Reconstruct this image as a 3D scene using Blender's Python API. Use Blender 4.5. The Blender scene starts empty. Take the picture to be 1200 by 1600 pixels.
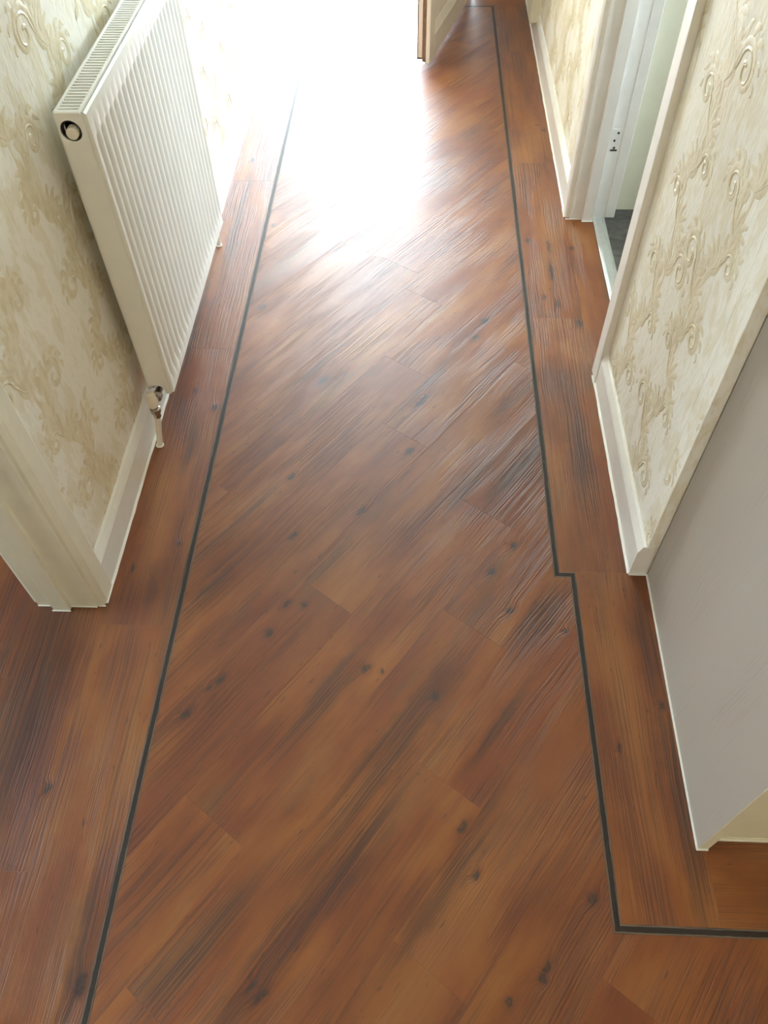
import bpy, bmesh, math, random
from mathutils import Vector, Matrix
random.seed(7)
S = bpy.context.scene
COL = S.collection

# ------------------------------------------------------------------ camera, sky, exposure
cam_d = bpy.data.cameras.new('camera'); cam = bpy.data.objects.new('camera', cam_d); COL.objects.link(cam)
cam_d.sensor_width = 36.0; cam_d.lens = 27.3856; cam_d.clip_start = 0.02
rgt, upv, bck = (0.99910474, 0.03873981, -0.01699827), (-0.02055121, 0.79565602, 0.60539999), (0.03697786, -0.60450866, 0.79573985)
cam.matrix_world = Matrix(((rgt[0], upv[0], bck[0], 0.0), (rgt[1], upv[1], bck[1], 0.0), (rgt[2], upv[2], bck[2], 1.51), (0, 0, 0, 1)))
S.camera = cam

SKY = 21.0
w = bpy.data.worlds.new('overcast_sky'); S.world = w; w.use_nodes = True
bg = w.node_tree.nodes['Background']; bg.inputs[0].default_value = (0.76, 0.91, 1.0, 1); bg.inputs[1].default_value = SKY
S.view_settings.view_transform = 'Standard'; S.view_settings.look = 'None'
S.view_settings.gamma = 1.0; S.view_settings.use_curve_mapping = False
S.view_settings.exposure = 0.58
S.cycles.max_bounces = 14; S.cycles.diffuse_bounces = 10; S.cycles.glossy_bounces = 4; S.cycles.transparent_max_bounces = 8
S.cycles.sample_clamp_indirect = 8.0; S.cycles.caustics_reflective = False; S.cycles.caustics_refractive = False

def portal(name, loc, rot, sx, sy):
    L = bpy.data.lights.new(name, 'AREA'); L.shape = 'RECTANGLE'; L.size = sx; L.size_y = sy
    L.cycles.is_portal = True
    o = bpy.data.objects.new(name, L); o.location = loc; o.rotation_euler = rot; COL.objects.link(o)
R90 = math.pi / 2
portal('daylight_portal_front_door', (-0.215, 4.46, 1.03), (-R90, 0, 0), 0.94, 2.1)
portal('daylight_portal_side_room', (-3.5, 0.6, 1.5), (0, -R90, 0), 1.0, 1.3)
portal('daylight_portal_added_window', (1.78, -1.0, 1.6), (0, R90, 0), 0.9, 0.6)
portal('daylight_portal_small_room', (2.5, 1.7, 1.525), (0, R90, 0), 1.05, 1.0)

# ------------------------------------------------------------------ node helpers and materials
class NT:
    def __init__(s, name):
        s.m = bpy.data.materials.new(name); s.m.use_nodes = True
        s.t = s.m.node_tree; s.b = s.t.nodes['Principled BSDF']
    def n(s, typ, **k):
        o = s.t.nodes.new(typ)
        for a, v in k.items(): setattr(o, a, v)
        return o
    def l(s, a, b): s.t.links.new(a, b)
    def put(s, sock, v):
        if isinstance(v, bpy.types.NodeSocket): s.l(v, sock)
        else: sock.default_value = v
    def math(s, op, a, b=0.0, clamp=False):
        o = s.n('ShaderNodeMath', operation=op, use_clamp=clamp)
        s.put(o.inputs[0], a); s.put(o.inputs[1], b); return o.outputs[0]
    def vscale(s, v, sc):
        o = s.n('ShaderNodeVectorMath', operation='MULTIPLY'); s.put(o.inputs[0], v); o.inputs[1].default_value = sc; return o.outputs[0]
    def vadd(s, v, b):
        o = s.n('ShaderNodeVectorMath', operation='ADD'); s.put(o.inputs[0], v); s.put(o.inputs[1], b); return o.outputs[0]
    def noise(s, v, scale=1.0, detail=3.0, rough=0.5, dist=0.0):
        o = s.n('ShaderNodeTexNoise'); s.put(o.inputs['Vector'], v)
        o.inputs['Scale'].default_value = scale; o.inputs['Detail'].default_value = detail
        o.inputs['Roughness'].default_value = rough; o.inputs['Distortion'].default_value = dist
        return o.outputs[0]
    def ramp(s, f, stops, interp='LINEAR'):
        o = s.n('ShaderNodeValToRGB'); s.put(o.inputs[0], f); cr = o.color_ramp; cr.interpolation = interp
        while len(cr.elements) < len(stops): cr.elements.new(0.5)
        for e, (p, c) in zip(cr.elements, stops):
            e.position = p; e.color = (*c, 1) if len(c) == 3 else c
        return o.outputs[0]
    def rng(s, f, a, b, c=0.0, d=1.0, smooth=True):
        o = s.n('ShaderNodeMapRange'); o.interpolation_type = 'SMOOTHSTEP' if smooth else 'LINEAR'
        s.put(o.inputs[0], f)
        for i, x in enumerate((a, b, c, d)): o.inputs[i + 1].default_value = x
        return o.outputs[0]
    def mix(s, f, a, b, mode='MIX'):
        o = s.n('ShaderNodeMix', data_type='RGBA', blend_type=mode); o.clamp_factor = True
        s.put(o.inputs[0], f)
        for i, x in ((6, a), (7, b)):
            if isinstance(x, tuple): x = (*x, 1) if len(x) == 3 else x
            s.put(o.inputs[i], x)
        return o.outputs[2]
    def bump(s, h, dist=0.001, strength=1.0):
        o = s.n('ShaderNodeBump'); s.put(o.inputs['Height'], h)
        o.inputs['Distance'].default_value = dist; o.inputs['Strength'].default_value = strength
        s.l(o.outputs[0], s.b.inputs['Normal'])
    def obj(s): return s.n('ShaderNodeTexCoord').outputs['Object']
    def pos(s): return s.n('ShaderNodeNewGeometry').outputs['Position']
    def set(s, **k):
        for a, v in k.items():
            a = a.replace('_', ' ')
            if isinstance(v, tuple) and len(v) == 3: v = (*v, 1)
            s.put(s.b.inputs[a], v)

def plain(name, col, rough=0.5, metal=0.0, mottle=0.04, scale=14.0, bump=0.0, bscale=200.0):
    N = NT(name); p = N.obj()
    f = N.noise(p, scale, 3)
    c2 = tuple(max(0, c * (1 - mottle * 3)) for c in col)
    N.set(Base_Color=N.mix(N.rng(f, 0.35, 0.7), col, c2), Roughness=rough, Metallic=metal)
    if bump: N.bump(N.noise(p, bscale, 2), bump)
    return N.m

# world positions of the knots, streaks and pale patches of the printed boards: x, y, grain angle, half length, half width
KNOTS = [(-0.309,0.809,54,.012,.009),(-0.396,0.694,54,.012,.007),(-0.417,0.676,54,.007,.005),(-0.454,0.619,54,.014,.008),(-0.278,0.882,54,.012,.007),(-0.239,0.883,54,.008,.006),(-0.093,0.731,54,.013,.008),(-0.058,0.724,54,.006,.005),(-0.309,1.253,54,.014,.007),(0.239,1.055,54,.012,.008),(0.183,0.982,54,.012,.006),(0.104,0.414,54,.016,.008),(0.128,0.333,54,.009,.006),(0.332,0.301,54,.011,.009),(0.241,0.192,54,.013,.006),(0.233,0.177,54,.008,.007),(0.175,0.142,54,.009,.006),(-0.236,0.133,54,.016,.006),(-0.254,0.148,54,.011,.005),(-0.258,1.606,54,.02,.009),(0.018,1.529,54,.03,.006),(0.204,1.872,54,.016,.009),(0.173,1.796,54,.016,.008),(0.22,0.88,54,.012,.007),(0.336,0.831,54,.006,.005),(0.055,0.673,54,.013,.006),(-0.125,1.15,54,.016,.006),(-0.284,1.071,54,.016,.006),(-0.494,2.361,54,.008,.006),(-0.472,1.924,54,.014,.007),(-0.012,1.346,54,.02,.008),(0.482,1.865,90,.02,.009),(0.425,2.251,90,.035,.005),(0.423,2.114,90,.05,.007),(0.361,2.283,90,.014,.008),(0.499,2.242,90,.01,.008),(-0.609,1.556,90,.012,.006),(-0.546,1.492,90,.012,.008),(-0.553,1.039,90,.006,.005),(-0.693,0.46,90,.008,.006),(0.416,0.574,90,.012,.004),(-0.648,0.968,90,.012,.004),(-0.54,0.138,90,.02,.01),(0.388,1.985,90,.012,.006),(0.428,1.957,90,.018,.006),(0.516,0.668,90,.007,.006),(0.454,3.054,90,.006,.005),(0.475,3.014,90,.012,.008),(-0.624,2.784,90,.02,.008)]
DARKS = [(-0.419,1.115,54,.13,.016),(-0.161,0.706,54,.09,.014),(-0.182,0.642,54,.12,.016),(-0.18,0.247,54,.3,.028),(-0.036,0.585,54,.16,.02),(0.27,1.30,54,.15,.03),(0.29,0.87,54,.1,.03),(0.183,0.619,54,.1,.012),(0.076,0.318,54,.16,.02),(-0.347,0.202,54,.12,.03),(-0.46,0.91,54,.08,.015),(-0.584,1.367,90,.1,.02),(0.151,1.254,54,.1,.02),(-0.046,0.521,54,.2,.02),(0.426,1.368,90,.2,.03),(0.508,0.816,90,.16,.02),(0.517,0.502,90,.25,.02),(-0.668,1.86,90,.3,.02),(-0.788,0.701,90,.4,.06),(-0.55,0.195,90,.16,.02),(-0.594,0.914,90,.06,.012),(-0.62,2.367,90,.3,.02)]
LIGHTS = [(-0.253,1.541,54,.06,.025),(0.005,0.473,54,.1,.03),(-0.195,0.503,54,.08,.03),(0.085,1.094,54,.06,.02),(-0.093,0.47,54,.1,.015),(0.076,0.246,54,.3,.05),(0.432,1.751,90,.04,.02),(-0.614,1.037,90,.1,.03),(0.449,0.696,90,.2,.03),(-0.617,0.527,90,.1,.03),(0.427,3.029,90,.15,.02)]

def wood_material(angle):
    N = NT('aged_pine_plank')
    at = N.n('ShaderNodeAttribute', attribute_name='grain'); g = at.outputs['Vector']
    sep = N.n('ShaderNodeSeparateXYZ'); N.l(g, sep.inputs[0])
    P = N.pos()
    # marks of the print: nearest knot / streak / pale patch, in units of its own half size
    def ragged(freq, amp):
        nz = N.n('ShaderNodeTexNoise'); N.l(P, nz.inputs['Vector']); nz.inputs['Scale'].default_value = freq; nz.inputs['Detail'].default_value = 3
        o = N.n('ShaderNodeVectorMath', operation='MULTIPLY_ADD'); N.l(nz.outputs['Color'], o.inputs[0]); o.inputs[1].default_value = (amp, amp, 0); o.inputs[2].default_value = (-amp/2, -amp/2, 0)
        return N.vadd(P, o.outputs[0])
    def nearest(lst, PR):
        acc = None
        for x, y, a, lx, ly in lst:
            if a != angle: continue
            mp = N.n('ShaderNodeMapping', vector_type='TEXTURE')
            src = PR
            if acc is not None:                        # keeps the marks in sequence so the shader stays small
                ma = N.n('ShaderNodeVectorMath', operation='MULTIPLY_ADD'); N.l(acc, ma.inputs[0]); ma.inputs[1].default_value = (1e-9, 0, 0); N.l(PR, ma.inputs[2]); src = ma.outputs[0]
            N.l(src, mp.inputs['Vector']); mp.inputs['Location'].default_value = (x, y, 0)
            mp.inputs['Rotation'].default_value = (0, 0, math.radians(a)); mp.inputs['Scale'].default_value = (lx, ly, 1)
            ln = N.n('ShaderNodeVectorMath', operation='LENGTH'); N.l(mp.outputs[0], ln.inputs[0])
            acc = ln.outputs['Value'] if acc is None else N.math('MINIMUM', acc, ln.outputs['Value'])
        return acc
    kd = nearest(KNOTS, ragged(70.0, 0.016))
    # wander of the grain, pushed aside around the knots
    wob = N.noise(N.vscale(g, (3.0, 5.0, 1.0)), 1.0, 2, 0.5)
    off = N.math('ADD', N.math('MULTIPLY', N.math('SUBTRACT', wob, 0.5), 0.022), N.math('MULTIPLY', N.rng(kd, 3.2, 0.4), 0.007))
    wv = N.n('ShaderNodeCombineXYZ'); N.l(off, wv.inputs[1])
    gw = N.vadd(g, wv.outputs[0])
    tone = N.noise(N.vscale(gw, (3.2, 11.0, 1.0)), 1.0, 5, 0.55, 0.15)
    base = N.ramp(tone, [(0.27, (0.135, 0.035, 0.010)), (0.42, (0.238, 0.071, 0.019)), (0.55, (0.305, 0.104, 0.030)), (0.72, (0.370, 0.152, 0.047))])
    red = N.rng(N.noise(N.vscale(gw, (3.6, 8.0, 2.0)), 1.0, 3), 0.48, 0.66)
    base = N.mix(N.math('MULTIPLY', red, 0.55), base, (0.215, 0.051, 0.017))
    grey = N.rng(N.noise(N.vscale(gw, (2.2, 13.0, 3.0)), 1.0, 4), 0.57, 0.72)
    base = N.mix(N.math('MULTIPLY', grey, 0.5), base, (0.135, 0.070, 0.030))
    # fine combed lines, strong in some zones and nearly absent in others
    comb = N.noise(N.vscale(gw, (2.6, 290.0, 1.0)), 1.0, 2.5, 0.6)
    comb_zone = N.rng(N.noise(N.vscale(gw, (3.5, 14.0, 5.0)), 1.0, 2), 0.40, 0.62, 0.12, 1.0)
    lines = N.math('MULTIPLY', N.rng(comb, 0.43, 0.60), comb_zone)
    base = N.mix(N.math('MULTIPLY', lines, 0.62), base, N.mix(1.0, base, (0.40, 0.33, 0.30), 'MULTIPLY'))
    lt = N.rng(nearest(LIGHTS, ragged(20.0, 0.04)), 1.8, 0.2)
    base = N.mix(N.math('MULTIPLY', lt, 0.5), base, (0.375, 0.158, 0.055))
    dk = N.rng(nearest(DARKS, ragged(26.0, 0.03)), 1.6, 0.3)
    dl = N.math('MULTIPLY', dk, N.math('ADD', N.math('MULTIPLY', N.rng(comb, 0.36, 0.6), 0.65), 0.22))
    base = N.mix(dl, base, (0.070, 0.024, 0.010))
    halo = N.rng(kd, 2.6, 0.8)
    base = N.mix(N.math('MULTIPLY', halo, 0.45), base, N.mix(1.0, base, (0.55, 0.42, 0.36), 'MULTIPLY'))
    mott = N.noise(N.vscale(P, (160, 160, 1)), 1.0, 2)
    kn = N.math('MULTIPLY', N.rng(kd, 1.25, 0.55), N.rng(mott, 0.3, 0.6, 0.55, 0.95))
    base = N.mix(kn, base, (0.030, 0.010, 0.005))
    # small flecks and cracks
    fl = N.rng(N.noise(N.vscale(gw, (30.0, 150.0, 1.0)), 1.0, 1.5), 0.69, 0.77)
    base = N.mix(N.math('MULTIPLY', fl, 0.65), base, (0.05, 0.018, 0.008))
    # each board a touch different
    wn = N.n('ShaderNodeTexWhiteNoise', noise_dimensions='1D'); N.l(sep.outputs[2], wn.inputs['W'])
    hs = N.n('ShaderNodeHueSaturation'); N.put(hs.inputs['Value'], N.rng(wn.outputs['Value'], 0, 1, 0.72, 0.83, False)); N.l(base, hs.inputs['Color']); hs.inputs['Saturation'].default_value = 1.08
    N.l(hs.outputs[0], N.b.inputs['Base Color'])
    h = N.math('ADD', N.math('MULTIPLY', lines, -1.0), N.math('MULTIPLY', N.noise(N.vscale(gw, (9.0, 330.0, 1.0)), 1.0, 2), 0.45))
    N.bump(h, 0.0012, 0.55)
    N.set(Roughness=N.rng(comb, 0.3, 0.7, 0.40, 0.52, False)); N.b.inputs['Specular IOR Level'].default_value = 0.5
    N.b.inputs['Coat Weight'].default_value = 0.5; N.b.inputs['Coat Roughness'].default_value = 0.62; N.b.inputs['Coat IOR'].default_value = 1.6
    return N.m
WOOD_FIELD = wood_material(54)
WOOD = wood_material(90)

def strip_material():
    N = NT('dark_inlay_strip')
    g = N.n('ShaderNodeAttribute', attribute_name='grain').outputs['Vector']
    sep = N.n('ShaderNodeSeparateXYZ'); N.l(g, sep.inputs[0])
    av = N.math('ABSOLUTE', N.math('ADD', sep.outputs[1], N.math('MULTIPLY', N.math('SUBTRACT', N.noise(N.vscale(g, (70, 70, 1)), 1.0, 2), 0.5), 0.0022)))
    col = N.ramp(N.math('DIVIDE', av, 0.0075), [(0.48, (0.034, 0.024, 0.019)), (0.60, (0.060, 0.044, 0.034)), (0.70, (0.19, 0.145, 0.11)), (0.98, (0.11, 0.075, 0.052))])
    col = N.mix(N.rng(N.noise(N.vscale(g, (14, 300, 1)), 1.0, 3), 0.45, 0.7, 0, 0.5), col, (0.016, 0.013, 0.012))
    N.set(Base_Color=col, Roughness=0.55); N.b.inputs['Specular IOR Level'].default_value = 0.35
    N.bump(N.noise(N.vscale(g, (20, 500, 1)), 1.0, 2), 0.0005)
    return N.m
STRIP = strip_material()

def paper_material():
    N = NT('cream_embossed_wallpaper'); p = N.obj()
    warp = N.noise(N.vscale(p, (6, 6, 3)), 1.0, 2)
    wc = N.n('ShaderNodeCombineXYZ'); k = N.math('MULTIPLY', N.math('SUBTRACT', warp, 0.5), 0.05); N.l(k, wc.inputs[0]); N.l(k, wc.inputs[1])
    pw = N.vadd(p, wc.outputs[0])
    f = N.noise(N.vscale(pw, (24, 24, 11)), 1.0, 4, 0.6)
    big = N.noise(N.vscale(p, (7, 7, 4)), 1.0, 2)
    m = N.rng(N.math('ADD', f, N.math('MULTIPLY', N.math('SUBTRACT', big, 0.5), 0.35)), 0.49, 0.565)
    col = N.mix(m, (0.90, 0.88, 0.81), (0.825, 0.785, 0.66))
    fine = N.noise(N.vscale(pw, (110, 110, 42)), 1.0, 3)
    col = N.mix(N.rng(fine, 0.52, 0.75, 0, 0.35), col, (0.72, 0.65, 0.49))
    N.set(Base_Color=col, Roughness=N.rng(m, 0, 1, 0.60, 0.42))
    h = N.math('ADD', N.math('MULTIPLY', f, 0.8), N.math('MULTIPLY', fine, 0.7))
    N.bump(h, 0.0028, 0.6)
    return N.m
PAPER = paper_material()
SCROLL = NT('pale_gold_scroll_relief')
_p = SCROLL.obj()
SCROLL.set(Base_Color=SCROLL.mix(SCROLL.rng(SCROLL.noise(SCROLL.vscale(_p, (60, 60, 30)), 1.0, 3), 0.38, 0.66), (0.81, 0.75, 0.59), (0.70, 0.625, 0.445)), Roughness=0.34)
SCROLL.bump(SCROLL.noise(SCROLL.vscale(_p, (200, 200, 60)), 1.0, 2), 0.0008)
SCROLL = SCROLL.m

GLOSS = plain('white_gloss_paint', (0.84, 0.82, 0.785), 0.28, mottle=0.015, bump=0.0006, bscale=60)
CREAMPAINT = plain('cream_gloss_paint', (0.77, 0.745, 0.62), 0.30, mottle=0.015, bump=0.0006, bscale=60)
ENAMEL = plain('white_radiator_enamel', (0.81, 0.815, 0.785), 0.30, mottle=0.01)
SEALANT = plain('white_sealant', (0.86, 0.85, 0.80), 0.45, mottle=0.02)
CHROME = plain('chrome', (0.55, 0.53, 0.50), 0.18, 1.0, 0.05)
DARKSTEEL = plain('dark_bare_steel', (0.055, 0.042, 0.035), 0.5, 0.3, 0.15, 80)
PLASTIC = plain('cream_plastic', (0.80, 0.76, 0.67), 0.4, mottle=0.02)
ALU = plain('silver_metal', (0.80, 0.84, 0.84), 0.33, 0.85, 0.02, 40)
BAREWOOD = plain('bare_brown_door_core', (0.27, 0.175, 0.12), 0.6, mottle=0.1, scale=30)
FIN = plain('galvanised_fin', (0.30, 0.28, 0.24), 0.5, 0.4, 0.1, 30)
RUBBER = plain('dark_seal', (0.03, 0.028, 0.03), 0.6)
CREAMWALL = plain('cream_green_wall_paint', (0.72, 0.70, 0.56), 0.55, mottle=0.015, bump=0.0004)
WALLPAINT = plain('off_white_wall_paint', (0.76, 0.73, 0.66), 0.7, mottle=0.02, bump=0.0005)
CEIL = plain('white_ceiling_paint', (0.82, 0.81, 0.78), 0.8, mottle=0.01)
SUB = plain('dark_subfloor', (0.10, 0.045, 0.02), 0.8, mottle=0.1)
CONC = plain('pale_concrete', (0.46, 0.45, 0.43), 0.85, mottle=0.08, scale=5, bump=0.002)
def vinyl():
    N = NT('grey_stone_vinyl'); p = N.obj()
    f = N.noise(N.vscale(p, (14, 30, 1)), 1.0, 5, 0.65, 0.6)
    N.set(Base_Color=N.ramp(f, [(0.3, (0.050, 0.048, 0.046)), (0.5, (0.085, 0.082, 0.078)), (0.7, (0.16, 0.155, 0.145))]), Roughness=0.5)
    N.bump(f, 0.001); return N.m
VINYL = vinyl()
def woodgrain_white():
    N = NT('white_woodgrain_board'); p = N.obj()
    wob = N.noise(N.vscale(p, (5, 5, 1.6)), 1.0, 2)
    wc = N.n('ShaderNodeCombineXYZ'); N.l(N.math('MULTIPLY', N.math('SUBTRACT', wob, 0.5), 0.10), wc.inputs[1])
    pw = N.vadd(p, wc.outputs[0])
    f = N.noise(N.vscale(pw, (1, 170, 7)), 1.0, 3, 0.6)
    zone = N.rng(N.noise(N.vscale(pw, (1, 9, 2.2)), 1.0, 2), 0.42, 0.68, 0.05, 1.0)
    l = N.math('MULTIPLY', N.rng(f, 0.5, 0.68), zone)
    N.set(Base_Color=N.mix(N.math('MULTIPLY', l, 0.35), (0.41, 0.365, 0.315), (0.32, 0.285, 0.24)), Roughness=0.42)
    N.bump(N.math('MULTIPLY', l, -1.0), 0.0010, 0.55); return N.m
GRAINBOARD = woodgrain_white()
def glass():
    N = NT('window_glass'); t = N.t
    tr = N.n('ShaderNodeBsdfTransparent'); gl = N.n('ShaderNodeBsdfGlossy'); gl.inputs['Roughness'].default_value = 0.02
    fr = N.n('ShaderNodeFresnel'); fr.inputs[0].default_value = 1.45
    mx = N.n('ShaderNodeMixShader'); N.l(fr.outputs[0], mx.inputs[0]); N.l(tr.outputs[0], mx.inputs[1]); N.l(gl.outputs[0], mx.inputs[2])
    N.l(mx.outputs[0], t.nodes['Material Output'].inputs['Surface']); return N.m
GLASS = glass()

# ------------------------------------------------------------------ mesh helpers
def box(bm, x0, x1, y0, y1, z0, z1):
    v = [bm.verts.new(p) for p in ((x0,y0,z0),(x1,y0,z0),(x1,y1,z0),(x0,y1,z0),(x0,y0,z1),(x1,y0,z1),(x1,y1,z1),(x0,y1,z1))]
    for f in ((0,3,2,1),(4,5,6,7),(0,1,5,4),(1,2,6,5),(2,3,7,6),(3,0,4,7)): bm.faces.new([v[i] for i in f])
def extrude(bm, pts, fn, a, b, cap=True):
    """closed outline pts (2D); fn(p, q, t) -> xyz; swept from t=a to t=b"""
    A = [bm.verts.new(fn(p[0], p[1], a)) for p in pts]; B = [bm.verts.new(fn(p[0], p[1], b)) for p in pts]
    n = len(pts)
    for i in range(n): bm.faces.new((A[i], A[(i+1) % n], B[(i+1) % n], B[i]))
    if cap: bm.faces.new(A[::-1]); bm.faces.new(B)
def lathe(bm, prof, c, axis='Z', seg=24):
    rings = []
    for r, h in prof:
        ring = []
        for i in range(seg):
            a = 2 * math.pi * i / seg; u, v = r * math.cos(a), r * math.sin(a)
            p = (c[0]+u, c[1]+v, c[2]+h) if axis == 'Z' else (c[0]+u, c[1]+h, c[2]+v) if axis == 'Y' else (c[0]+h, c[1]+u, c[2]+v)
            ring.append(bm.verts.new(p))
        rings.append(ring)
    for a, b in zip(rings, rings[1:]):
        for i in range(seg): bm.faces.new((a[i], a[(i+1) % seg], b[(i+1) % seg], b[i]))
    bm.faces.new(rings[0][::-1]); bm.faces.new(rings[-1])
def tube(bm, path, r, seg=14):
    rings = []
    P = [Vector(p) for p in path]
    for i, p in enumerate(P):
        d = (P[min(i+1, len(P)-1)] - P[max(i-1, 0)]).normalized()
        a = d.orthogonal().normalized() if i == 0 else (a - d * a.dot(d)).normalized()
        b = d.cross(a)
        rings.append([bm.verts.new(p + (a * math.cos(t) + b * math.sin(t)) * r) for t in [2*math.pi*k/seg for k in range(seg)]])
    for A, B in zip(rings, rings[1:]):
        for i in range(seg): bm.faces.new((A[i], A[(i+1) % seg], B[(i+1) % seg], B[i]))
    bm.faces.new(rings[0][::-1]); bm.faces.new(rings[-1])
def obj(name, bm, m, parent=None, smooth=False, bevel=0.0, seg=2, label=None, kind=None):
    bmesh.ops.recalc_face_normals(bm, faces=bm.faces)
    me = bpy.data.meshes.new(name); bm.to_mesh(me); bm.free()
    if smooth:
        for p in me.polygons: p.use_smooth = True
    me.materials.append(m)
    o = bpy.data.objects.new(name, me); COL.objects.link(o)
    if parent: o.parent = parent
    if bevel:
        b = o.modifiers.new('bevel', 'BEVEL'); b.width = bevel; b.segments = seg; b.limit_method = 'ANGLE'; b.harden_normals = False
    if smooth:
        try: me.set_sharp_from_angle(angle=math.radians(40))
        except Exception: pass
    if label: o['label'] = label
    if kind: o['kind'] = kind
    return o
def struct(name, bm, m, label, **k): return obj(name, bm, m, label=label, kind='structure', **k)
def boxes(*bs):
    bm = bmesh.new()
    for b in bs: box(bm, *b)
    return bm
def empty(name, loc, label, cat=None, kind=None, group=None):
    o = bpy.data.objects.new(name, None); o.empty_display_size = 0.1; COL.objects.link(o); o.location = loc
    o['label'] = label
    if cat: o['category'] = cat
    if kind: o['kind'] = kind
    if group: o['group'] = group
    return o
def under(o, parent):
    """parent keeping world coordinates that were modelled directly"""
    o.parent = parent; o.matrix_parent_inverse = Matrix.Translation(parent.location).inverted(); return o

# ------------------------------------------------------------------ room shell
WL, WR = -0.701, 0.512          # hall faces of the two long walls
LB, RB = -0.84, 0.645           # their far faces
Y_END, H = 4.35, 2.4
floor = struct('floor', boxes((-3.55, 2.6, -4.4, 4.55, -0.12, -0.003)), SUB, 'hallway floor of reddish brown pine planks with dark inlaid border strips')
struct('ceiling', boxes((-3.55, 2.6, -4.4, 4.6, H, H + 0.12)), CEIL, 'plain white hallway ceiling overhead')
wl = struct('wall_left', boxes((LB, WL - 0.0005, 0.88, Y_END, 0, H), (LB, WL - 0.0005, 0.07, 0.88, 2.025, H), (LB, WL - 0.0005, -4.3, 0.07, 0, H)), WALLPAINT, 'long left hallway wall in cream embossed scroll wallpaper')
wr = struct('wall_right', boxes((WR + 0.001, RB, 0.9865, 1.655, 0, H), (WR + 0.001, RB, 1.655, 2.425, 2.025, H), (WR + 0.001, RB, 2.425, Y_END, 0, H)), WALLPAINT, 'right hallway wall in cream embossed scroll wallpaper with doorway')
struct('wall_end', boxes((LB, -0.70, Y_END, 4.55, 0, H), (0.265, 2.6, Y_END, 4.55, 0, H), (-0.70, 0.265, Y_END, 4.55, 2.06, H)), WALLPAINT, 'end wall around the open front doorway')
struct('wall_back', boxes((-3.55, 2.6, -4.4, -4.25, 0, H)), WALLPAINT, 'wall behind the camera')
struct('wall_side_right', boxes((1.7, 1.85, -4.3, -1.3, 0, H), (1.7, 1.85, -0.7, 0.985, 0, H), (1.7, 1.85, -1.3, -0.7, 0, 1.15), (1.7, 1.85, -1.3, -0.7, 2.05, H), (0.645, 2.55, 0.985, 1.08, 0, H)), WALLPAINT, 'wall closing the hall beside the cupboard')
struct('wall_side_room', boxes((-3.55, -3.4, -4.4, -0.05, 0, H), (-3.55, -3.4, 1.25, 3.15, 0, H), (-3.55, -3.4, -0.05, 1.25, 0, 1.0), (-3.55, -3.4, -0.05, 1.25, 2.0, H), (-3.4, LB, 3.0, 3.15, 0, H)), WALLPAINT, 'outer walls of the room through the left doorway')
struct('wall_small_room', boxes((RB, 2.45, 2.468, 2.56, 0, H), (2.4, 2.55, 1.08, 1.2, 0, H), (2.4, 2.55, 2.2, 2.468, 0, H), (2.4, 2.55, 1.2, 2.2, 0, 1.0), (2.4, 2.55, 1.2, 2.2, 2.05, H)), CREAMWALL, 'pale cream green wall of the small room through right doorway')
struct('floor_small_room', boxes((0.628, 2.4, 1.08, 2.468, -0.003, 0.001)), VINYL, 'dark grey stone effect vinyl in the small room')
struct('ground', boxes((-30, 30, -30, 40, -0.25, -0.16)), CONC, 'pale concrete ground outside the front door')
struct('trim_1', boxes((-0.70, 0.265, 4.36, 4.62, -0.16, -0.002)), CONC, 'pale concrete doorstep under the open front door')

for i, (nm, x0, x1, y0, y1, z0, z1) in enumerate((('window_1', -3.5, -3.44, -0.05, 1.25, 1.0, 2.0), ('window_2', 2.46, 2.52, 1.2, 2.2, 1.0, 2.05), ('window_added', 1.75, 1.81, -1.3, -0.7, 1.15, 2.05))):  # the last one is added out of view to brighten the left wall
    t = 0.05; ym = (y0 + y1) / 2
    fr = struct(nm, boxes((x0, x1, y0, y1, z0, z0 + t), (x0, x1, y0, y1, z1 - t, z1), (x0, x1, y0, y0 + t, z0 + t, z1 - t), (x0, x1, y1 - t, y1, z0 + t, z1 - t), (x0, x1, ym - t/2, ym + t/2, z0 + t, z1 - t)), GLOSS,
                ('white framed window of the room on the left', 'white framed window of the small room on the right', 'narrow white framed window added unseen on the right to brighten the hall')[i])
    xm = (x0 + x1) / 2
    for a, b in ((y0 + t, ym - t/2), (ym + t/2, y1 - t)):
        obj('pane', boxes((xm - 0.003, xm + 0.003, a, b, z0 + t, z1 - t)), GLASS, fr)

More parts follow.
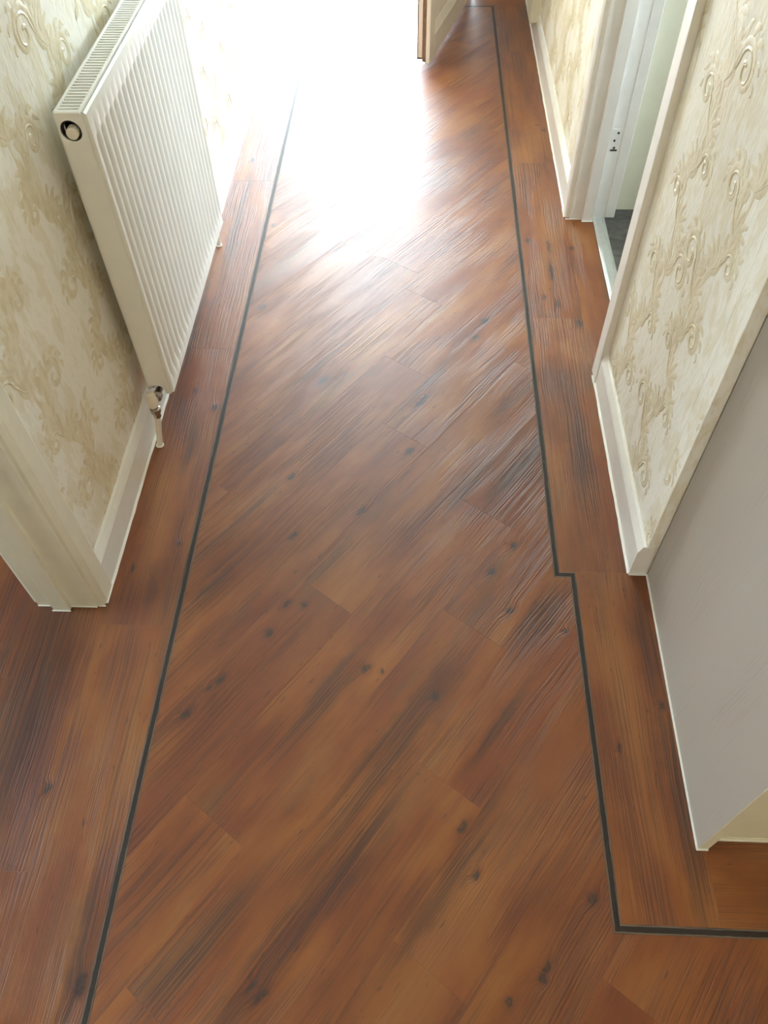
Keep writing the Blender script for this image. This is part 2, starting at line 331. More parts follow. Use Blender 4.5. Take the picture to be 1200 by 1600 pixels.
# ------------------------------------------------------------------ floor boards
def clip(poly, q0, q1, ang, org=(0, 0)):
    """clip polygon by the rectangle u in (q0[0], q1[0]), v in (q0[1], q1[1]) of the frame rotated by ang"""
    c, s = math.cos(ang), math.sin(ang)
    P = [((x-org[0])*c + (y-org[1])*s, -(x-org[0])*s + (y-org[1])*c) for x, y in poly]
    for ax, lim, sg in ((0, q0[0], 1), (0, q1[0], -1), (1, q0[1], 1), (1, q1[1], -1)):
        out = []
        for i, a in enumerate(P):
            b = P[(i+1) % len(P)]
            da, db = sg*(a[ax]-lim), sg*(b[ax]-lim)
            if da >= 0: out.append(a)
            if (da >= 0) != (db >= 0):
                t = da / (da - db); out.append((a[0]+(b[0]-a[0])*t, a[1]+(b[1]-a[1])*t))
        P = out
        if not P: return []
    return P
seed = [3.0]
def board(name, uv, ang, mat, vc=None, org=(0, 0), top=0.0, gap=0.00025):
    """one floor piece from its outline in the board frame (u along the grain, v across)"""
    c, s = math.cos(ang), math.sin(ang)
    out = []
    for p in uv:
        if not out or abs(p[0]-out[-1][0]) + abs(p[1]-out[-1][1]) > 1e-5: out.append(p)
    if len(out) > 2 and abs(out[0][0]-out[-1][0]) + abs(out[0][1]-out[-1][1]) < 1e-5: out.pop()
    if len(out) < 3: return
    area = 0.5*sum(a[0]*b[1]-b[0]*a[1] for a, b in zip(out, out[1:]+out[:1]))
    if abs(area) < 1e-5 and name == 'plank': return
    if area < 0: out.reverse()
    bm = bmesh.new(); lay = bm.verts.layers.float_vector.new('grain')
    seed[0] += 1.37
    A = []; B = []
    u0 = random.uniform(0, 40)
    for u, v in out:
        x, y = org[0] + u*c - v*s, org[1] + u*s + v*c
        for lst, z in ((A, top), (B, -0.003)):
            vt = bm.verts.new((x, y, z)); vt[lay] = (u + u0, v - vc if vc is not None else v + seed[0]*0.731, seed[0]); lst.append(vt)
    n = len(out)
    bm.faces.new(A); bm.faces.new(B[::-1])
    for i in range(n): bm.faces.new((A[i], B[i], B[(i+1) % n], A[(i+1) % n]))
    bmesh.ops.triangulate(bm, faces=[f for f in bm.faces if len(f.verts) > 4])
    return obj(name, bm, mat, floor)
G = 0.00012
FIELD = [(-0.5115,-1.5),(1.7,-1.5),(1.7,0.248),(0.36,0.248),(0.36,0.9705),(0.324,0.9705),(0.324,4.191),(-0.5115,4.191)]
A54 = math.radians(54.0)
PL, PW = 0.914, 0.155
starts = {-1: 0.445, 0: -0.16, 1: 0.12, 3: 1.12, 4: 1.333, 2: 0.62, 5: 0.70, 6: 1.70}
for k in range(-13, 21):
    v0 = 0.303 + PW*k
    u0 = starts.get(k, (k * 0.3717) % PL)
    for j in range(-6, 8):
        a = u0 + PL*j
        if a > 5.2 or a + PL < -2.5: continue
        board('plank', clip(FIELD, (a+G, v0+G), (a+PL-G, v0+PW-G), A54), A54, WOOD_FIELD)
def run(x0, x1, y0, y1, joints, along='y'):
    """a row of boards lying along y (or x), cut at the joints"""
    lo, hi = (y0, y1) if along == 'y' else (x0, x1)
    cuts = [lo] + sorted(j for j in joints if lo + 0.01 < j < hi - 0.01) + [hi]
    for a, b in zip(cuts, cuts[1:]):
        if along == 'y': board('plank', [(a+G, -x1+G), (b-G, -x1+G), (b-G, -x0-G), (a+G, -x0-G)], R90, WOOD)
        else: board('plank', [(a+G, y0+G), (b-G, y0+G), (b-G, y1-G), (a+G, y1-G)], 0.0, WOOD)
JL = [-1.0, -0.093, 0.820, 1.733, 2.640, 3.56]
run(-0.684, -0.5265, -1.5, 4.206, JL)
for i in range(7):                                     # boards running on through the left doorway into the room
    x1 = -0.684 - i*PW; x0 = x1 - PW
    y1 = 0.9 if x1 > -0.83 else 3.0
    run(x0, x1, -1.5, y1, [(0.31 + i*0.377 + j*PL) for j in range(-4, 4)])
run(0.339, 0.494, 0.9855, 4.206, [1.886, 2.772, 3.70])
run(0.494, 0.586, 1.60, 2.47, [])
run(0.375, 0.5455, 0.263, 0.9855, [])
run(0.5455, 1.7, 0.263, 0.41, [1.20], 'x')
run(-0.684, 0.494, 4.206, 4.36, [-0.2], 'x')
SW = 0.0075
def strip(a, b, ma=0, mb=0):
    """inlay from a to b; ma, mb = +1/-1 mitre the ends (sign: which side is longer), 0 = square"""
    a, b = Vector(a), Vector(b); d = b - a; L = d.length; ang = math.atan2(d.y, d.x)
    board('inlay_strip', [(ma*SW, -SW), (L - mb*SW, -SW), (L + mb*SW, SW), (-ma*SW, SW)], ang, STRIP, vc=0.0, org=(a.x, a.y), top=0.0002)
XL, XR, XS, YS, YB, YT = -0.519, 0.3315, 0.3675, 0.978, 0.2555, 4.1985
strip((XL, -1.5), (XL, YT), 0, 1)
strip((XL, YT), (XR, YT), 1, 1)
strip((XR, YT), (XR, YS), 1, -1)
strip((XR, YS), (XS, YS), -1, 1)
strip((XS, YS), (XS, YB), 1, -1)
strip((XS, YB), (1.7, YB), -1, 0)

# ------------------------------------------------------------------ wallpaper: drops of paper, each with its raised scrollwork
def spiral(cx, cy, r0, a0, turns, sgn, n=22):
    """volute winding in from the outside; returns points outside -> inside"""
    return [(cx + r0*(1-0.86*t)*math.cos(a0 + sgn*turns*2*math.pi*t), cy + r0*(1-0.86*t)*math.sin(a0 + sgn*turns*2*math.pi*t)) for t in [i/n for i in range(n+1)]]
def motif():
    """acanthus branch, about 0.26 wide and 0.62 high: list of (points, width, height)"""
    st = []
    sx = lambda t: 0.05*math.sin(t*2*math.pi)
    sy = lambda t: -0.32 + 0.64*t
    for w0, dx in ((0.011, 0.0), (0.006, 0.010)):
        st.append(([(sx(i/40) + dx*math.sin(i/40*9), sy(i/40)) for i in range(41)], w0, 0.5))
    for i, (t, sg) in enumerate(((0.05,1),(0.19,-1),(0.33,1),(0.47,-1),(0.61,1),(0.75,-1),(0.89,1))):
        bx, by = sx(t), sy(t)
        r = 0.030 + 0.009*((i*7) % 3)
        cx, cy = bx + sg*(0.050 + r*0.5), by + 0.050
        for rr, wd in ((r, 0.014), (r*0.72, 0.007)):   # volute and its inner line
            sp = spiral(cx, cy, rr, math.pi if sg > 0 else 0.0, 1.3, -sg)
            arm = [(bx + (sp[0][0]-bx)*q, by + (sp[0][1]-by)*(q**0.7) - 0.012*math.sin(q*math.pi)) for q in (0, .25, .5, .75)]
            st.append((arm + sp, wd, 1.0))
        for j in range(6):                             # leaf tongues curling off the outside of the volute
            a = (math.pi if sg > 0 else 0) - sg*(0.1 + j*0.62)
            q0 = (cx + r*0.98*math.cos(a), cy + r*0.98*math.sin(a)); L = 0.036 - 0.004*j; tn = a - sg*1.1
            st.append(([(q0[0] + L*u*math.cos(a*(1-u)+tn*u), q0[1] + L*u*math.sin(a*(1-u)+tn*u)) for u in (0, .2, .4, .6, .8, 1)], 0.019 - 0.0015*j, 0.8))
        for j in range(6):                             # spreading leaf at the fork
            a = math.pi/2 + sg*(-1.3 + 0.48*j) ; L = 0.062 - 0.006*abs(j-2)
            st.append(([(bx + L*u*math.cos(a+sg*0.6*u), by + L*u*math.sin(a+sg*0.6*u)) for u in (0, .2, .4, .6, .8, 1)], 0.018, 0.8))
        for j in range(3):                             # drooping leaf below
            a = -math.pi/2 - sg*(0.2 + 0.5*j); L = 0.05
            st.append(([(bx - sg*0.02 + L*u*math.cos(a-sg*0.7*u), by - 0.01 + L*u*math.sin(a-sg*0.7*u)) for u in (0, .25, .5, .75, 1)], 0.016, 0.7))
    return st
MOTIF = motif()
def relief(wall_x, nx, y0, y1, z0, z1, rows, flip, lim_y):
    """raised scrolls of one paper drop on the plane x = wall_x, facing nx"""
    bm = bmesh.new()
    for cy, cz, mir in rows:
        for pts, wd, hg in MOTIF:
            n = len(pts); prev = None
            for i, (a, b) in enumerate(pts):
                p0 = pts[max(i-1, 0)]; p1 = pts[min(i+1, n-1)]
                dx, dy = p1[0]-p0[0], p1[1]-p0[1]; L = math.hypot(dx, dy) or 1e-6
                t = i/(n-1); wdt = wd*(0.35 + 0.65*math.sin(math.pi*min(1, 0.15 + 0.85*t)))*0.5
                ox, oy = -dy/L*wdt, dx/L*wdt
                Y = lambda q: cy + (q if mir > 0 else -q)
                row = [(wall_x + nx*0.0001, Y(a+ox), cz+b+oy), (wall_x + nx*0.0016*hg, Y(a), cz+b), (wall_x + nx*0.0001, Y(a-ox), cz+b-oy)]
                ok = all(y0 < r[1] < y1 and z0 < r[2] < z1 for r in row)
                cur = [bm.verts.new(r) for r in row] if ok else None
                if prev and cur:
                    bm.faces.new((prev[0], cur[0], cur[1], prev[1])); bm.faces.new((prev[1], cur[1], cur[2], prev[2]))
                prev = cur
    return bm
def paper(wall, wx, nx, y0, y1, z0, z1, edge):
    """one drop; edge = y of a paper seam the pattern is registered to"""
    xs = (wx - 0.001, wx) if nx > 0 else (wx, wx + 0.001)
    o = obj('wallpaper_drop', boxes((xs[0], xs[1], y0 + 0.0004, y1 - 0.0004, z0, z1)), PAPER, wall)
    rows = []
    for c, (fy, off) in enumerate(((0.133, 0.0), (0.40, 0.31))):
        for r in range(-1, 5):
            rows.append((edge + fy, off + 0.05 + 0.64*r, 1 if (r + c) % 2 else -1))
    bm = relief(wx, nx, y0 + 0.001, y1 - 0.001, z0 + 0.002, z1 - 0.002, rows, 1, None)
    if len(bm.verts):
        s = obj('embossed_scrollwork', bm, SCROLL, o, smooth=True, kind='stuff')
        s['label'] = 'raised pale gold acanthus scrolls'
    else: bm.free()
DW = 0.53
for a in range(-1, 7):
    e = 1.19 + DW*(a - 0); lo, hi = max(e, 0.925), min(e + DW, Y_END)
    if hi - lo > 0.01: paper(wl, WL + 0.001, 1, lo, hi, 0.02, H, e)
paper(wl, WL + 0.001, 1, -0.5, 0.02, 0.02, H, -0.5)
for a in range(-1, 7):
    e = 1.043 + DW*a
    for lo, hi in ((0.985, 1.63), (2.45, Y_END)):
        l2, h2 = max(e, lo), min(e + DW, hi)
        if h2 - l2 > 0.01: paper(wr, WR, -1, l2, h2, 0.02, H, e)
o = obj('wallpaper_return', boxes((WR + 0.0005, 0.5355, 0.9848, 0.9858, 0.107, H)), PAPER, wr)

# ------------------------------------------------------------------ skirting boards (chamfered) with a bead of sealant along the floor
SK = [(0.0, 0.0), (0.014, 0.0), (0.016, 0.006), (0.016, 0.083), (0.0135, 0.090), (0.007, 0.103), (0.003, 0.107), (0.0, 0.107)]
def skirting(name, wx, nx, y0, y1, label, bead=True, mat=None):
    bm = bmesh.new(); extrude(bm, SK, lambda p, q, t: (wx + nx*p, t, q), y0, y1)
    o = struct(name, bm, mat or GLOSS, label, bevel=0.0008)
    if bead:
        bm = bmesh.new(); f = wx + nx*0.0155
        segs = max(2, int((y1-y0)/0.03)); rs = random.Random(hash(name) % 999 if False else len(name))
        prev = None
        for i in range(segs + 1):
            y = y0 + (y1-y0)*i/segs; wv = 0.0042 + 0.0016*rs.random(); hv = 0.004 + 0.002*rs.random()
            cur = [bm.verts.new(p) for p in ((f, y, 0.0002), (f + nx*wv, y, 0.0003), (f + nx*wv*0.45, y, hv*0.75), (f, y, hv))]
            if prev:
                for a, b in ((0,1),(1,2),(2,3),(3,0)): bm.faces.new((prev[a], prev[b], cur[b], cur[a]))
            prev = cur
        obj('sealant_bead', bm, SEALANT, o, smooth=True)
    return o
skirting('baseboard_left', WL, 1, 0.921, Y_END, 'white gloss skirting board along the left wall under the radiator')
br = skirting('baseboard_right', WR, -1, 0.985, 1.608, 'short white gloss skirting board between cupboard and right doorway')
skirting('baseboard_right_far', WR, -1, 2.47, Y_END, 'white gloss skirting board along the right wall beyond the doorway')
bm = boxes((0.494, 0.535, 0.979, 0.984, 0.0003, 0.004)); obj('sealant_bead', bm, SEALANT, br, bevel=0.0012)
bm = bmesh.new(); extrude(bm, [(0.0, 0.0), (0.0175, 0.0), (0.0175, 0.084), (0.010, 0.1055), (-0.016, 0.1055), (-0.018, 0.08), (-0.022, 0.0)], lambda p, q, t: (WR - p, t, q), 0.9835, 0.9863)
obj('end_cap', bm, GLOSS, br)

# ------------------------------------------------------------------ door linings and architraves
def door_frame(name, label, pieces, beads, mat):
    """pieces: plan outlines (x, y) carried up to the head; one part each"""
    root = None
    for i, (nm, pts, z0, z1, bev, m) in enumerate(pieces):
        bm = bmesh.new(); extrude(bm, pts, lambda p, q, t: (p, q, t), z0, z1)
        o = obj(nm, bm, m or mat, None, bevel=bev, seg=3)
        if root is None:
            root = o; o.name = name; o['kind'] = 'structure'; o['label'] = label
        else: o.parent = root
    for b in beads: obj('sealant_bead', boxes(b), SEALANT, root, bevel=0.0015)
    return root
def rect(x0, x1, y0, y1): return [(x0, y0), (x1, y0), (x1, y1), (x0, y1)]
# left doorway, far jamb
door_frame('trim_2', 'cream painted door lining and architrave at the left doorway', [
    ('lining', rect(-0.838, -0.702, 0.863, 0.888), 0, 2.03, 0.001, None),
    ('architrave', [(-0.703, 0.866), (-0.692, 0.866), (-0.686, 0.871), (-0.6835, 0.880), (-0.684, 0.921), (-0.689, 0.930), (-0.703, 0.932)], 0, 2.08, 0.0012, None),
    ('door_stop', rect(-0.800, -0.761, 0.851, 0.864), 0, 2.02, 0.002, None),
    ('architrave', [(-0.838, 0.868), (-0.850, 0.872), (-0.857, 0.880), (-0.857, 0.93), (-0.838, 0.93)], 0, 2.08, 0.001, None),
    ('head_lining', rect(-0.838, -0.702, 0.087, 0.863), 2.005, 2.03, 0.001, None),
    ('lining', rect(-0.838, -0.702, 0.062, 0.087), 0, 2.03, 0.001, None),
    ('architrave', rect(-0.701, -0.684, 0.02, 0.083), 0, 2.08, 0.003, None),
    ('head_architrave', rect(-0.701, -0.684, 0.083, 0.868), 2.012, 2.08, 0.003, None),
], [(-0.762, -0.702, 0.860, 0.8635, 0.0003, 0.003), (-0.802, -0.759, 0.848, 0.8515, 0.0003, 0.003), (-0.838, -0.801, 0.860, 0.8635, 0.0003, 0.003), (-0.7, -0.684, 0.863, 0.867, 0.0003, 0.003), (-0.685, -0.6805, 0.872, 0.922, 0.0003, 0.003)], CREAMPAINT)
# right doorway
t3 = door_frame('trim_3', 'white painted door lining and architraves of the right doorway', [
    ('lining', rect(0.51, 0.586, 2.408, 2.44), 0, 2.03, 0.001, None),
    ('architrave', [(0.512, 2.416), (0.512, 2.474), (0.497, 2.474), (0.4935, 2.466), (0.4935, 2.425), (0.498, 2.416)], 0, 2.08, 0.001, None),
    ('door_stop', rect(0.548, 0.585, 2.395, 2.409), 0, 2.02, 0.002, None),
    ('rebate_lining', rect(0.585, 0.646, 2.4195, 2.44), 0, 2.02, 0.0006, None),
    ('architrave', rect(0.626, 0.660, 2.418, 2.4675), 0, 2.08, 0.003, None),
    ('lining', rect(0.51, 0.645, 1.648, 1.672), 0, 2.03, 0.001, None),
    ('door_stop', rect(0.548, 0.585, 1.671, 1.684), 0, 2.02, 0.002, None),
    ('architrave', rect(0.494, 0.513, 1.607, 1.664), 0, 2.08, 0.003, None),
    ('head_lining', rect(0.51, 0.645, 1.672, 2.408), 2.005, 2.03, 0.001, None),
    ('head_architrave', rect(0.494, 0.512, 1.664, 2.416), 2.012, 2.08, 0.003, None),
], [(0.494, 0.548, 2.4045, 2.4085, 0.0003, 0.003), (0.547, 0.586, 2.391, 2.3955, 0.0003, 0.003), (0.4895, 0.494, 2.418, 2.472, 0.0003, 0.003), (0.490, 0.494, 1.607, 1.640, 0.0003, 0.003)], GLOSS)
bm = boxes((0.594, 0.620, 2.4175, 2.4196, 0.232, 0.302)); hg = obj('hinge_leaf', bm, GLOSS, t3, bevel=0.0006, label='white painted hinge leaf with dark screws')
for hx, hz in ((0.612, 0.290), (0.604, 0.266), (0.608, 0.243)):
    bm = bmesh.new(); lathe(bm, [(0.0036, 0), (0.0036, -0.0010), (0.0022, -0.0014)], (hx, 2.4176, hz), 'Y', 12); obj('screw', bm, DARKSTEEL, hg)
bm = boxes((0.597, 0.618, 2.4168, 2.4178, 0.2325, 0.238)); obj('screw_slot', bm, DARKSTEEL, hg)
# shallow boxed casing at the far end of the right wall
bm = boxes((0.466, 0.513, 3.80, 3.96, 0.075, 2.08)); struct('trim_4', bm, CREAMPAINT, 'cream boxed casing on the far right wall above the skirting', bevel=0.003)
# front door frame
door_frame('trim_5', 'white frame of the front doorway at the far end', [
    ('jamb', rect(-0.70, -0.682, 4.345, 4.44), 0, 2.06, 0.002, None),
    ('jamb', rect(0.245, 0.285, 4.345, 4.44), 0, 2.06, 0.002, None),
    ('head', rect(-0.682, 0.245, 4.345, 4.44), 2.02, 2.06, 0.002, None),
    ('sill', rect(-0.682, 0.245, 4.362, 4.47), -0.002, 0.018, 0.002, ALU)], [], GLOSS)

# threshold strip between pine boards and vinyl
bm = bmesh.new(); extrude(bm, [(0.586, 0.0002), (0.587, 0.0035), (0.595, 0.006), (0.617, 0.006), (0.626, 0.0035), (0.628, 0.0012), (0.628, 0.0002)], lambda p, q, t: (p, t, q), 1.673, 2.4185)
o = obj('threshold_strip', bm, ALU, bevel=0.0006); o['label'] = 'silver metal threshold strip across the floor of the right doorway'; o['category'] = 'threshold strip'

# ------------------------------------------------------------------ open front door leaf, rebated edge towards the camera
d1 = empty('door_1', (0.032, 3.565, 0.0), 'open white front door leaf standing into the far end of the hall', kind='structure')
d1.rotation_euler = (0, 0, math.atan2(0.966, 0.258))     # local x runs from the free edge to the hinge; local -y is the face seen
DL, DH = 0.80, 1.99
st, rl, bv = 0.082, 0.088, 0.034
def door_face():
    bm = bmesh.new()
    box(bm, 0, st, 0, 0.018, 0.006, DH); box(bm, DL-st, DL, 0, 0.018, 0.006, DH)
    for z0, z1 in ((0.006, 0.006+rl), (0.93, 1.05), (DH-0.1, DH)): box(bm, st, DL-st, 0, 0.018, z0, z1)
    return bm
obj('front_skin', door_face(), GLOSS, d1, bevel=0.0025, seg=3)
for z0, z1 in ((0.006+rl, 0.93), (1.05, DH-0.1)):
    a = [(st, 0.001, z0), (DL-st, 0.001, z0), (DL-st, 0.001, z1), (st, 0.001, z1)]
    b = [(st+bv, 0.012, z0+bv), (DL-st-bv, 0.012, z0+bv), (DL-st-bv, 0.012, z1-bv), (st+bv, 0.012, z1-bv)]
    bm = bmesh.new(); A = [bm.verts.new(p) for p in a]; B = [bm.verts.new(p) for p in b]
    C2 = [bm.verts.new((p[0], 0.0175, p[2])) for p in a]; D2 = [bm.verts.new((p[0], 0.0175, p[2])) for p in b]
    for i in range(4):
        j = (i+1) % 4
        bm.faces.new((A[i], A[j], B[j], B[i])); bm.faces.new((B[i], B[j], D2[j], D2[i])); bm.faces.new((D2[i], D2[j], C2[j], C2[i])); bm.faces.new((C2[i], C2[j], A[j], A[i]))
    obj('panel_moulding', bm, GLOSS, d1)
    bm = boxes((st+bv, DL-st-bv, 0.013, 0.0175, z0+bv, z1-bv)); obj('door_panel', bm, GLOSS, d1)
obj('door_core', boxes((0.004, DL, 0.018, 0.034, 0.012, DH)), BAREWOOD, d1)
obj('back_skin', boxes((0.0, DL, 0.034, 0.053, 0.028, DH)), GLOSS, d1, bevel=0.002)
obj('draught_seal', boxes((-0.002, DL, 0.034, 0.0545, 0.0235, 0.028)), RUBBER, d1)
obj('edge_seal', boxes((-0.0012, 0.004, 0.0525, 0.0555, 0.024, DH)), RUBBER, d1)
bm = bmesh.new(); tube(bm, [(0.0, 0.054, 0.026), (-0.003, 0.058, 0.022), (-0.004, 0.061, 0.015)], 0.0014, 8); obj('seal_tail', bm, RUBBER, d1)
obj('lock_plate', boxes((-0.0008, 0.004, 0.021, 0.031, 0.90, 1.14)), CHROME, d1)
bm = bmesh.new(); tube(bm, [(0.05, -0.001, 1.02), (0.05, -0.035, 1.02), (0.06, -0.045, 1.02), (0.16, -0.045, 1.02)], 0.009, 12)
obj('door_handle', bm, CHROME, d1, smooth=True)

# ------------------------------------------------------------------ radiator
RY0, RY1, RZ0, RZ1 = 1.402, 2.158, 0.138, 0.836
RXB, RXF = -0.668, -0.606        # back of casing, front sheet
rad = empty('radiator', ((RXB+RXF)/2, RY0, 0.0), 'white ribbed panel radiator with top grille on the left wall', 'radiator')
PITCH, NR = 0.0325, 22
def groove(y):
    f = (y - (RY0 + 0.026)) / PITCH
    if f < -0.5 or f > NR + 0.5: return 0.0
    q = abs(f - round(f))                                   # 0 at the groove's middle
    return 0.5*(1 + math.cos(math.pi*q/0.36)) if q < 0.36 else 0.0
ys = [RY0 + 0.004]
for k in range(NR + 1):
    c = RY0 + 0.026 + k*PITCH
    ys += [c + PITCH*q for q in (-0.46, -0.36, -0.27, -0.18, -0.09, 0.0, 0.09, 0.18, 0.27, 0.36)]
ys += [RY1 - 0.004]
zb, zt = RZ0 + 0.034, RZ1 - 0.048
zs = [(RZ0 + 0.004, 0), (zb - 0.002, 0), (zb + 0.010, 0.45), (zb + 0.024, 0.9), (zb + 0.034, 1), (0.45, 1), (zt - 0.022, 1), (zt - 0.013, 0.9), (zt - 0.005, 0.5), (zt + 0.001, 0), (RZ1 - 0.010, 0)]
bm = bmesh.new()
grid = [[bm.verts.new((RXF - 0.0075*e*groove(y), y, z)) for y in ys] for z, e in zs]
top1 = [bm.verts.new((RXF - 0.001, y, RZ1 - 0.004)) for y in ys]; top2 = [bm.verts.new((RXF - 0.006, y, RZ1 - 0.001)) for y in ys]; top3 = [bm.verts.new((RXF - 0.011, y, RZ1 - 0.006)) for y in ys]
bot = [bm.verts.new((RXF - 0.010, y, RZ0)) for y in ys]
rows = [bot] + grid + [top1, top2, top3]
for a, b in zip(rows, rows[1:]):
    for i in range(len(ys) - 1): bm.faces.new((a[i], a[i+1], b[i+1], b[i]))
for side in (0, -1):                                        # returned edges of the sheet
    e = [r[side] for r in rows]; e2 = [bm.verts.new((RXF - 0.012, v.co.y, v.co.z)) for v in e]
    for i in range(len(e) - 1): bm.faces.new((e[i], e[i+1], e2[i+1], e2[i]))
under(obj('ribbed_front', bm, ENAMEL, smooth=True), rad)
under(obj('back_panel', boxes((RXB + 0.004, RXB + 0.012, RY0 + 0.01, RY1 - 0.01, RZ0 + 0.01, RZ1 - 0.012)), ENAMEL), rad)
# convector fins seen through the grille are one folded sheet
bm = bmesh.new(); prev = None
for i in range(100):
    y = RY0 + 0.02 + (RY1 - RY0 - 0.04)*i/99; x = RXB + 0.016 if i % 2 else RXF - 0.020
    cur = [bm.verts.new((x, y, RZ0 + 0.06)), bm.verts.new((x, y, RZ1 - 0.10))]
    if prev: bm.faces.new((prev[0], cur[0], cur[1], prev[1]))
    prev = cur
under(obj('convector_fins', bm, FIN), rad)
# end plates: near one with a round opening at the top and a notch for the valve at the bottom
def end_plate(y0, y1, hole):
    bm = bmesh.new()
    cx, cz, r = -0.643, RZ1 - 0.033, 0.0195
    nx_, nz, nr = -0.645, RZ0 + 0.012, 0.0165
    outer = [(RXB, RZ0 + 0.016), (nx_ - nr, RZ0 + 0.012)]
    outer += [(nx_ - nr*math.cos(math.pi*k/10), nz + nr*math.sin(math.pi*k/10)) for k in range(1, 10)]
    outer += [(nx_ + nr, nz), (nx_ + nr + 0.001, RZ0), (RXF - 0.0075, RZ0), (RXF - 0.0075, RZ1 - 0.002), (RXF - 0.011, RZ1), (RXB + 0.004, RZ1), (RXB, RZ1 - 0.005)]
    vs = [bm.verts.new((a, y0, b)) for a, b in outer]
    es = [bm.edges.new((vs[i], vs[(i+1) % len(vs)])) for i in range(len(vs))]
    if hole:
        hs = [bm.verts.new((cx + r*math.cos(2*math.pi*k/28), y0, cz + r*math.sin(2*math.pi*k/28))) for k in range(28)]
        es += [bm.edges.new((hs[i], hs[(i+1) % 28])) for i in range(28)]
    bmesh.ops.triangle_fill(bm, use_beauty=True, edges=es)
    r_ = bmesh.ops.extrude_face_region(bm, geom=bm.faces[:])
    bmesh.ops.translate(bm, verts=[v for v in r_['geom'] if isinstance(v, bmesh.types.BMVert)], vec=(0, y1 - y0, 0))
    return bm
under(obj('end_plate', end_plate(RY0, RY0 + 0.0035, True), ENAMEL, bevel=0.001), rad)
under(obj('end_plate', end_plate(RY1 - 0.0035, RY1, False), ENAMEL), rad)
# turned lips of the end plate along the casing
under(obj('side_flange', boxes((RXB, RXB + 0.002, RY0, RY0 + 0.02, RZ0 + 0.016, RZ1 - 0.004)), ENAMEL), rad)
# top grille: frame and cross bars
gf = under(obj('top_grille', boxes((RXB + 0.0005, RXB + 0.006, RY0 + 0.0036, RY1 - 0.0036, RZ1 - 0.014, RZ1 + 0.0005), (RXF - 0.017, RXF - 0.0115, RY0 + 0.0036, RY1 - 0.0036, RZ1 - 0.014, RZ1 + 0.0005), (RXB + 0.006, RXF - 0.017, RY0 + 0.0036, RY0 + 0.014, RZ1 - 0.014, RZ1), (RXB + 0.006, RXF - 0.017, RY1 - 0.014, RY1 - 0.0036, RZ1 - 0.014, RZ1 - 0.0005)), ENAMEL, bevel=0.0012), rad)
gp = 0.0118; n = int((RY1 - RY0 - 0.030)/gp)
bar = bmesh.new(); box(bar, RXB + 0.0055, RXF - 0.0165, -0.0027, 0.0027, RZ1 - 0.008, RZ1 - 0.001)
bmesh.ops.recalc_face_normals(bar, faces=bar.faces)
bme = bpy.data.meshes.new('grille_bar'); bar.to_mesh(bme); bar.free(); bme.materials.append(ENAMEL)
for i in range(n):
    b = bpy.data.objects.new('grille_bar', bme); COL.objects.link(b); b.parent = gf
    b.location = (0, RY0 + 0.0175 + gp*(i + 0.5) , 0)
# blanking plug in the round opening
pc = (-0.643, RY0, RZ1 - 0.033)
bm = bmesh.new(); lathe(bm, [(0.019, 0.012), (0.019, 0.004), (0.0165, 0.0025), (0.0155, 0.006), (0.0150, 0.012)], pc, 'Y', 28)
plug = under(obj('plug_collar', bm, DARKSTEEL, smooth=True, label='dark steel collar round the blanking plug'), rad)
bm = bmesh.new(); lathe(bm, [(0.0115, 0.010), (0.0115, -0.002), (0.0108, -0.0045), (0.006, -0.0052)], (pc[0]+0.002, pc[1], pc[2]-0.003), 'Y', 24)
cap = obj('plug_cap', bm, PLASTIC, plug, smooth=True, label='cream plastic plug cap')
# lockshield valve, tail and pipes
vx, vy = -0.650, 1.362
bm = bmesh.new(); lathe(bm, [(0.008, -0.016), (0.0095, -0.014), (0.0095, 0.0), (0.013, 0.003), (0.013, 0.014), (0.0095, 0.017), (0.0095, 0.030)], (vx, vy, 0.112), 'Z', 20)
valve = under(obj('valve', bm, CHROME, smooth=True, label='chrome lockshield valve body with nut'), rad)
bm = bmesh.new(); lathe(bm, [(0.0125, 0.0), (0.0135, 0.002), (0.0120, 0.034), (0.0105, 0.039), (0.004, 0.0415)], (vx, vy, 0.136), 'Z', 24)
obj('valve_cap', bm, PLASTIC, valve, smooth=True, label='white plastic valve cap')
bm = bmesh.new(); lathe(bm, [(0.008, 0.0), (0.008, 0.014), (0.0125, 0.016), (0.0125, 0.030), (0.009, 0.032), (0.009, 0.050)], (-0.646, vy + 0.004, 0.142), 'Y', 20)
obj('valve_tail', bm, CHROME, valve, smooth=True)
bm = bmesh.new(); tube(bm, [(vx, vy, 0.112), (vx - 0.001, vy, 0.09), (vx - 0.008, vy - 0.005, 0.05), (-0.666, 1.352, 0.0)], 0.0075, 16)
under(obj('supply_pipe', bm, PLASTIC, smooth=True), rad)
bm = bmesh.new(); tube(bm, [(-0.646, 2.150, 0.150), (-0.646, 2.20, 0.150), (-0.647, 2.222, 0.145), (-0.649, 2.236, 0.125), (-0.655, 2.240, 0.08), (-0.660, 2.243, 0.0)], 0.0075, 16)
under(obj('supply_pipe', bm, PLASTIC, smooth=True), rad)
for px, py in ((-0.666, 1.352), (-0.660, 2.243)):
    bm = bmesh.new(); lathe(bm, [(0.0105, 0.0003), (0.0105, 0.002), (0.008, 0.003)], (px, py, 0), 'Z', 18)
    under(obj('pipe_collar', bm, SEALANT, smooth=True), rad)
for by in (RY0 + 0.12, RY1 - 0.12):                         # wall brackets that carry it
    under(obj('wall_bracket', boxes((WL + 0.0032, RXB + 0.005, by - 0.015, by + 0.015, RZ0 + 0.05, RZ1 - 0.06)), DARKSTEEL), rad)

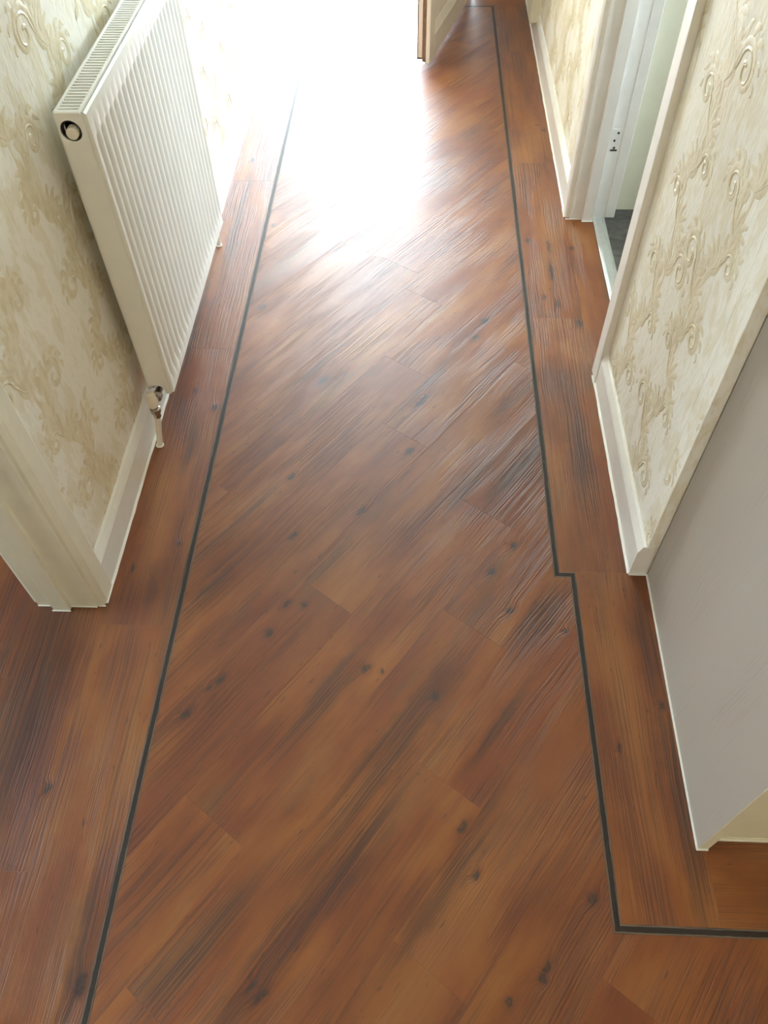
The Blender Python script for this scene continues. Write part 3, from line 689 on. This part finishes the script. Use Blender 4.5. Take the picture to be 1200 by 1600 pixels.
# ------------------------------------------------------------------ white wood-grain cupboard at the right
cp = empty('cupboard', (0.54, 0.392, 0.0), 'white wood-grain cupboard with cream front beside the right skirting', 'cupboard')
bm = bmesh.new(); extrude(bm, [(0.5305, 0.392), (0.549, 0.392), (0.555, 0.983), (0.5365, 0.983)], lambda p, q, t: (p, q, t), 0.002, 2.0)
side = under(obj('side_panel', bm, GRAINBOARD, bevel=0.0006, label='grey white wood-grain side panel'), cp)
under(obj('edge_strip', boxes((0.531, 0.549, 0.3912, 0.392, 0.002, 2.0)), CREAMWALL, label='cream edging strip on the panel end'), cp)
under(obj('front_panel', boxes((0.5505, 1.66, 0.411, 0.429, 0.004, 2.0)), CREAMWALL, label='cream green front panel'), cp)
under(obj('plinth', boxes((0.5495, 1.66, 0.4095, 0.411, 0.002, 0.012)), CREAMWALL), cp)
under(obj('top_panel', boxes((0.5495, 1.66, 0.392, 0.983, 2.0, 2.018)), GRAINBOARD), cp)
bm = bmesh.new(); extrude(bm, [(0.5305, 0.392), (0.5365, 0.983), (0.5330, 0.983), (0.5275, 0.390)], lambda p, q, t: (p, q, t), 0.0003, 0.003)
under(obj('sealant_bead', bm, SEALANT), cp)
under(obj('sealant_bead', boxes((0.528, 0.549, 0.3885, 0.3915, 0.0003, 0.003)), SEALANT), cp)
under(obj('sealant_bead', boxes((0.5495, 1.66, 0.4065, 0.4095, 0.0003, 0.003)), SEALANT), cp)

# ------------------------------------------------------------------ warm globe lamp, added out of view to light camera-facing surfaces
lamp = empty('added_fill_lamp', (0.3, -3.0, 2.4), 'warm white globe lamp added unseen behind the camera to light the hall', 'lamp')
bm = bmesh.new(); lathe(bm, [(0.05, -0.001), (0.05, -0.02), (0.006, -0.028), (0.006, -0.26), (0.03, -0.265), (0.03, -0.30)], (0.3, -3.0, 2.4), 'Z', 20)
under(obj('stem', bm, CHROME, smooth=True), lamp)
LG = NT('lit_opal_glass'); LG.set(Base_Color=(0.8, 0.8, 0.8), Emission_Color=(1.0, 0.93, 0.70)); LG.b.inputs['Emission Strength'].default_value = 66.0
bm = bmesh.new(); bmesh.ops.create_uvsphere(bm, u_segments=24, v_segments=14, radius=0.12); bmesh.ops.translate(bm, verts=bm.verts, vec=(0.3, -3.0, 2.0))
under(obj('globe', bm, LG.m, smooth=True), lamp)
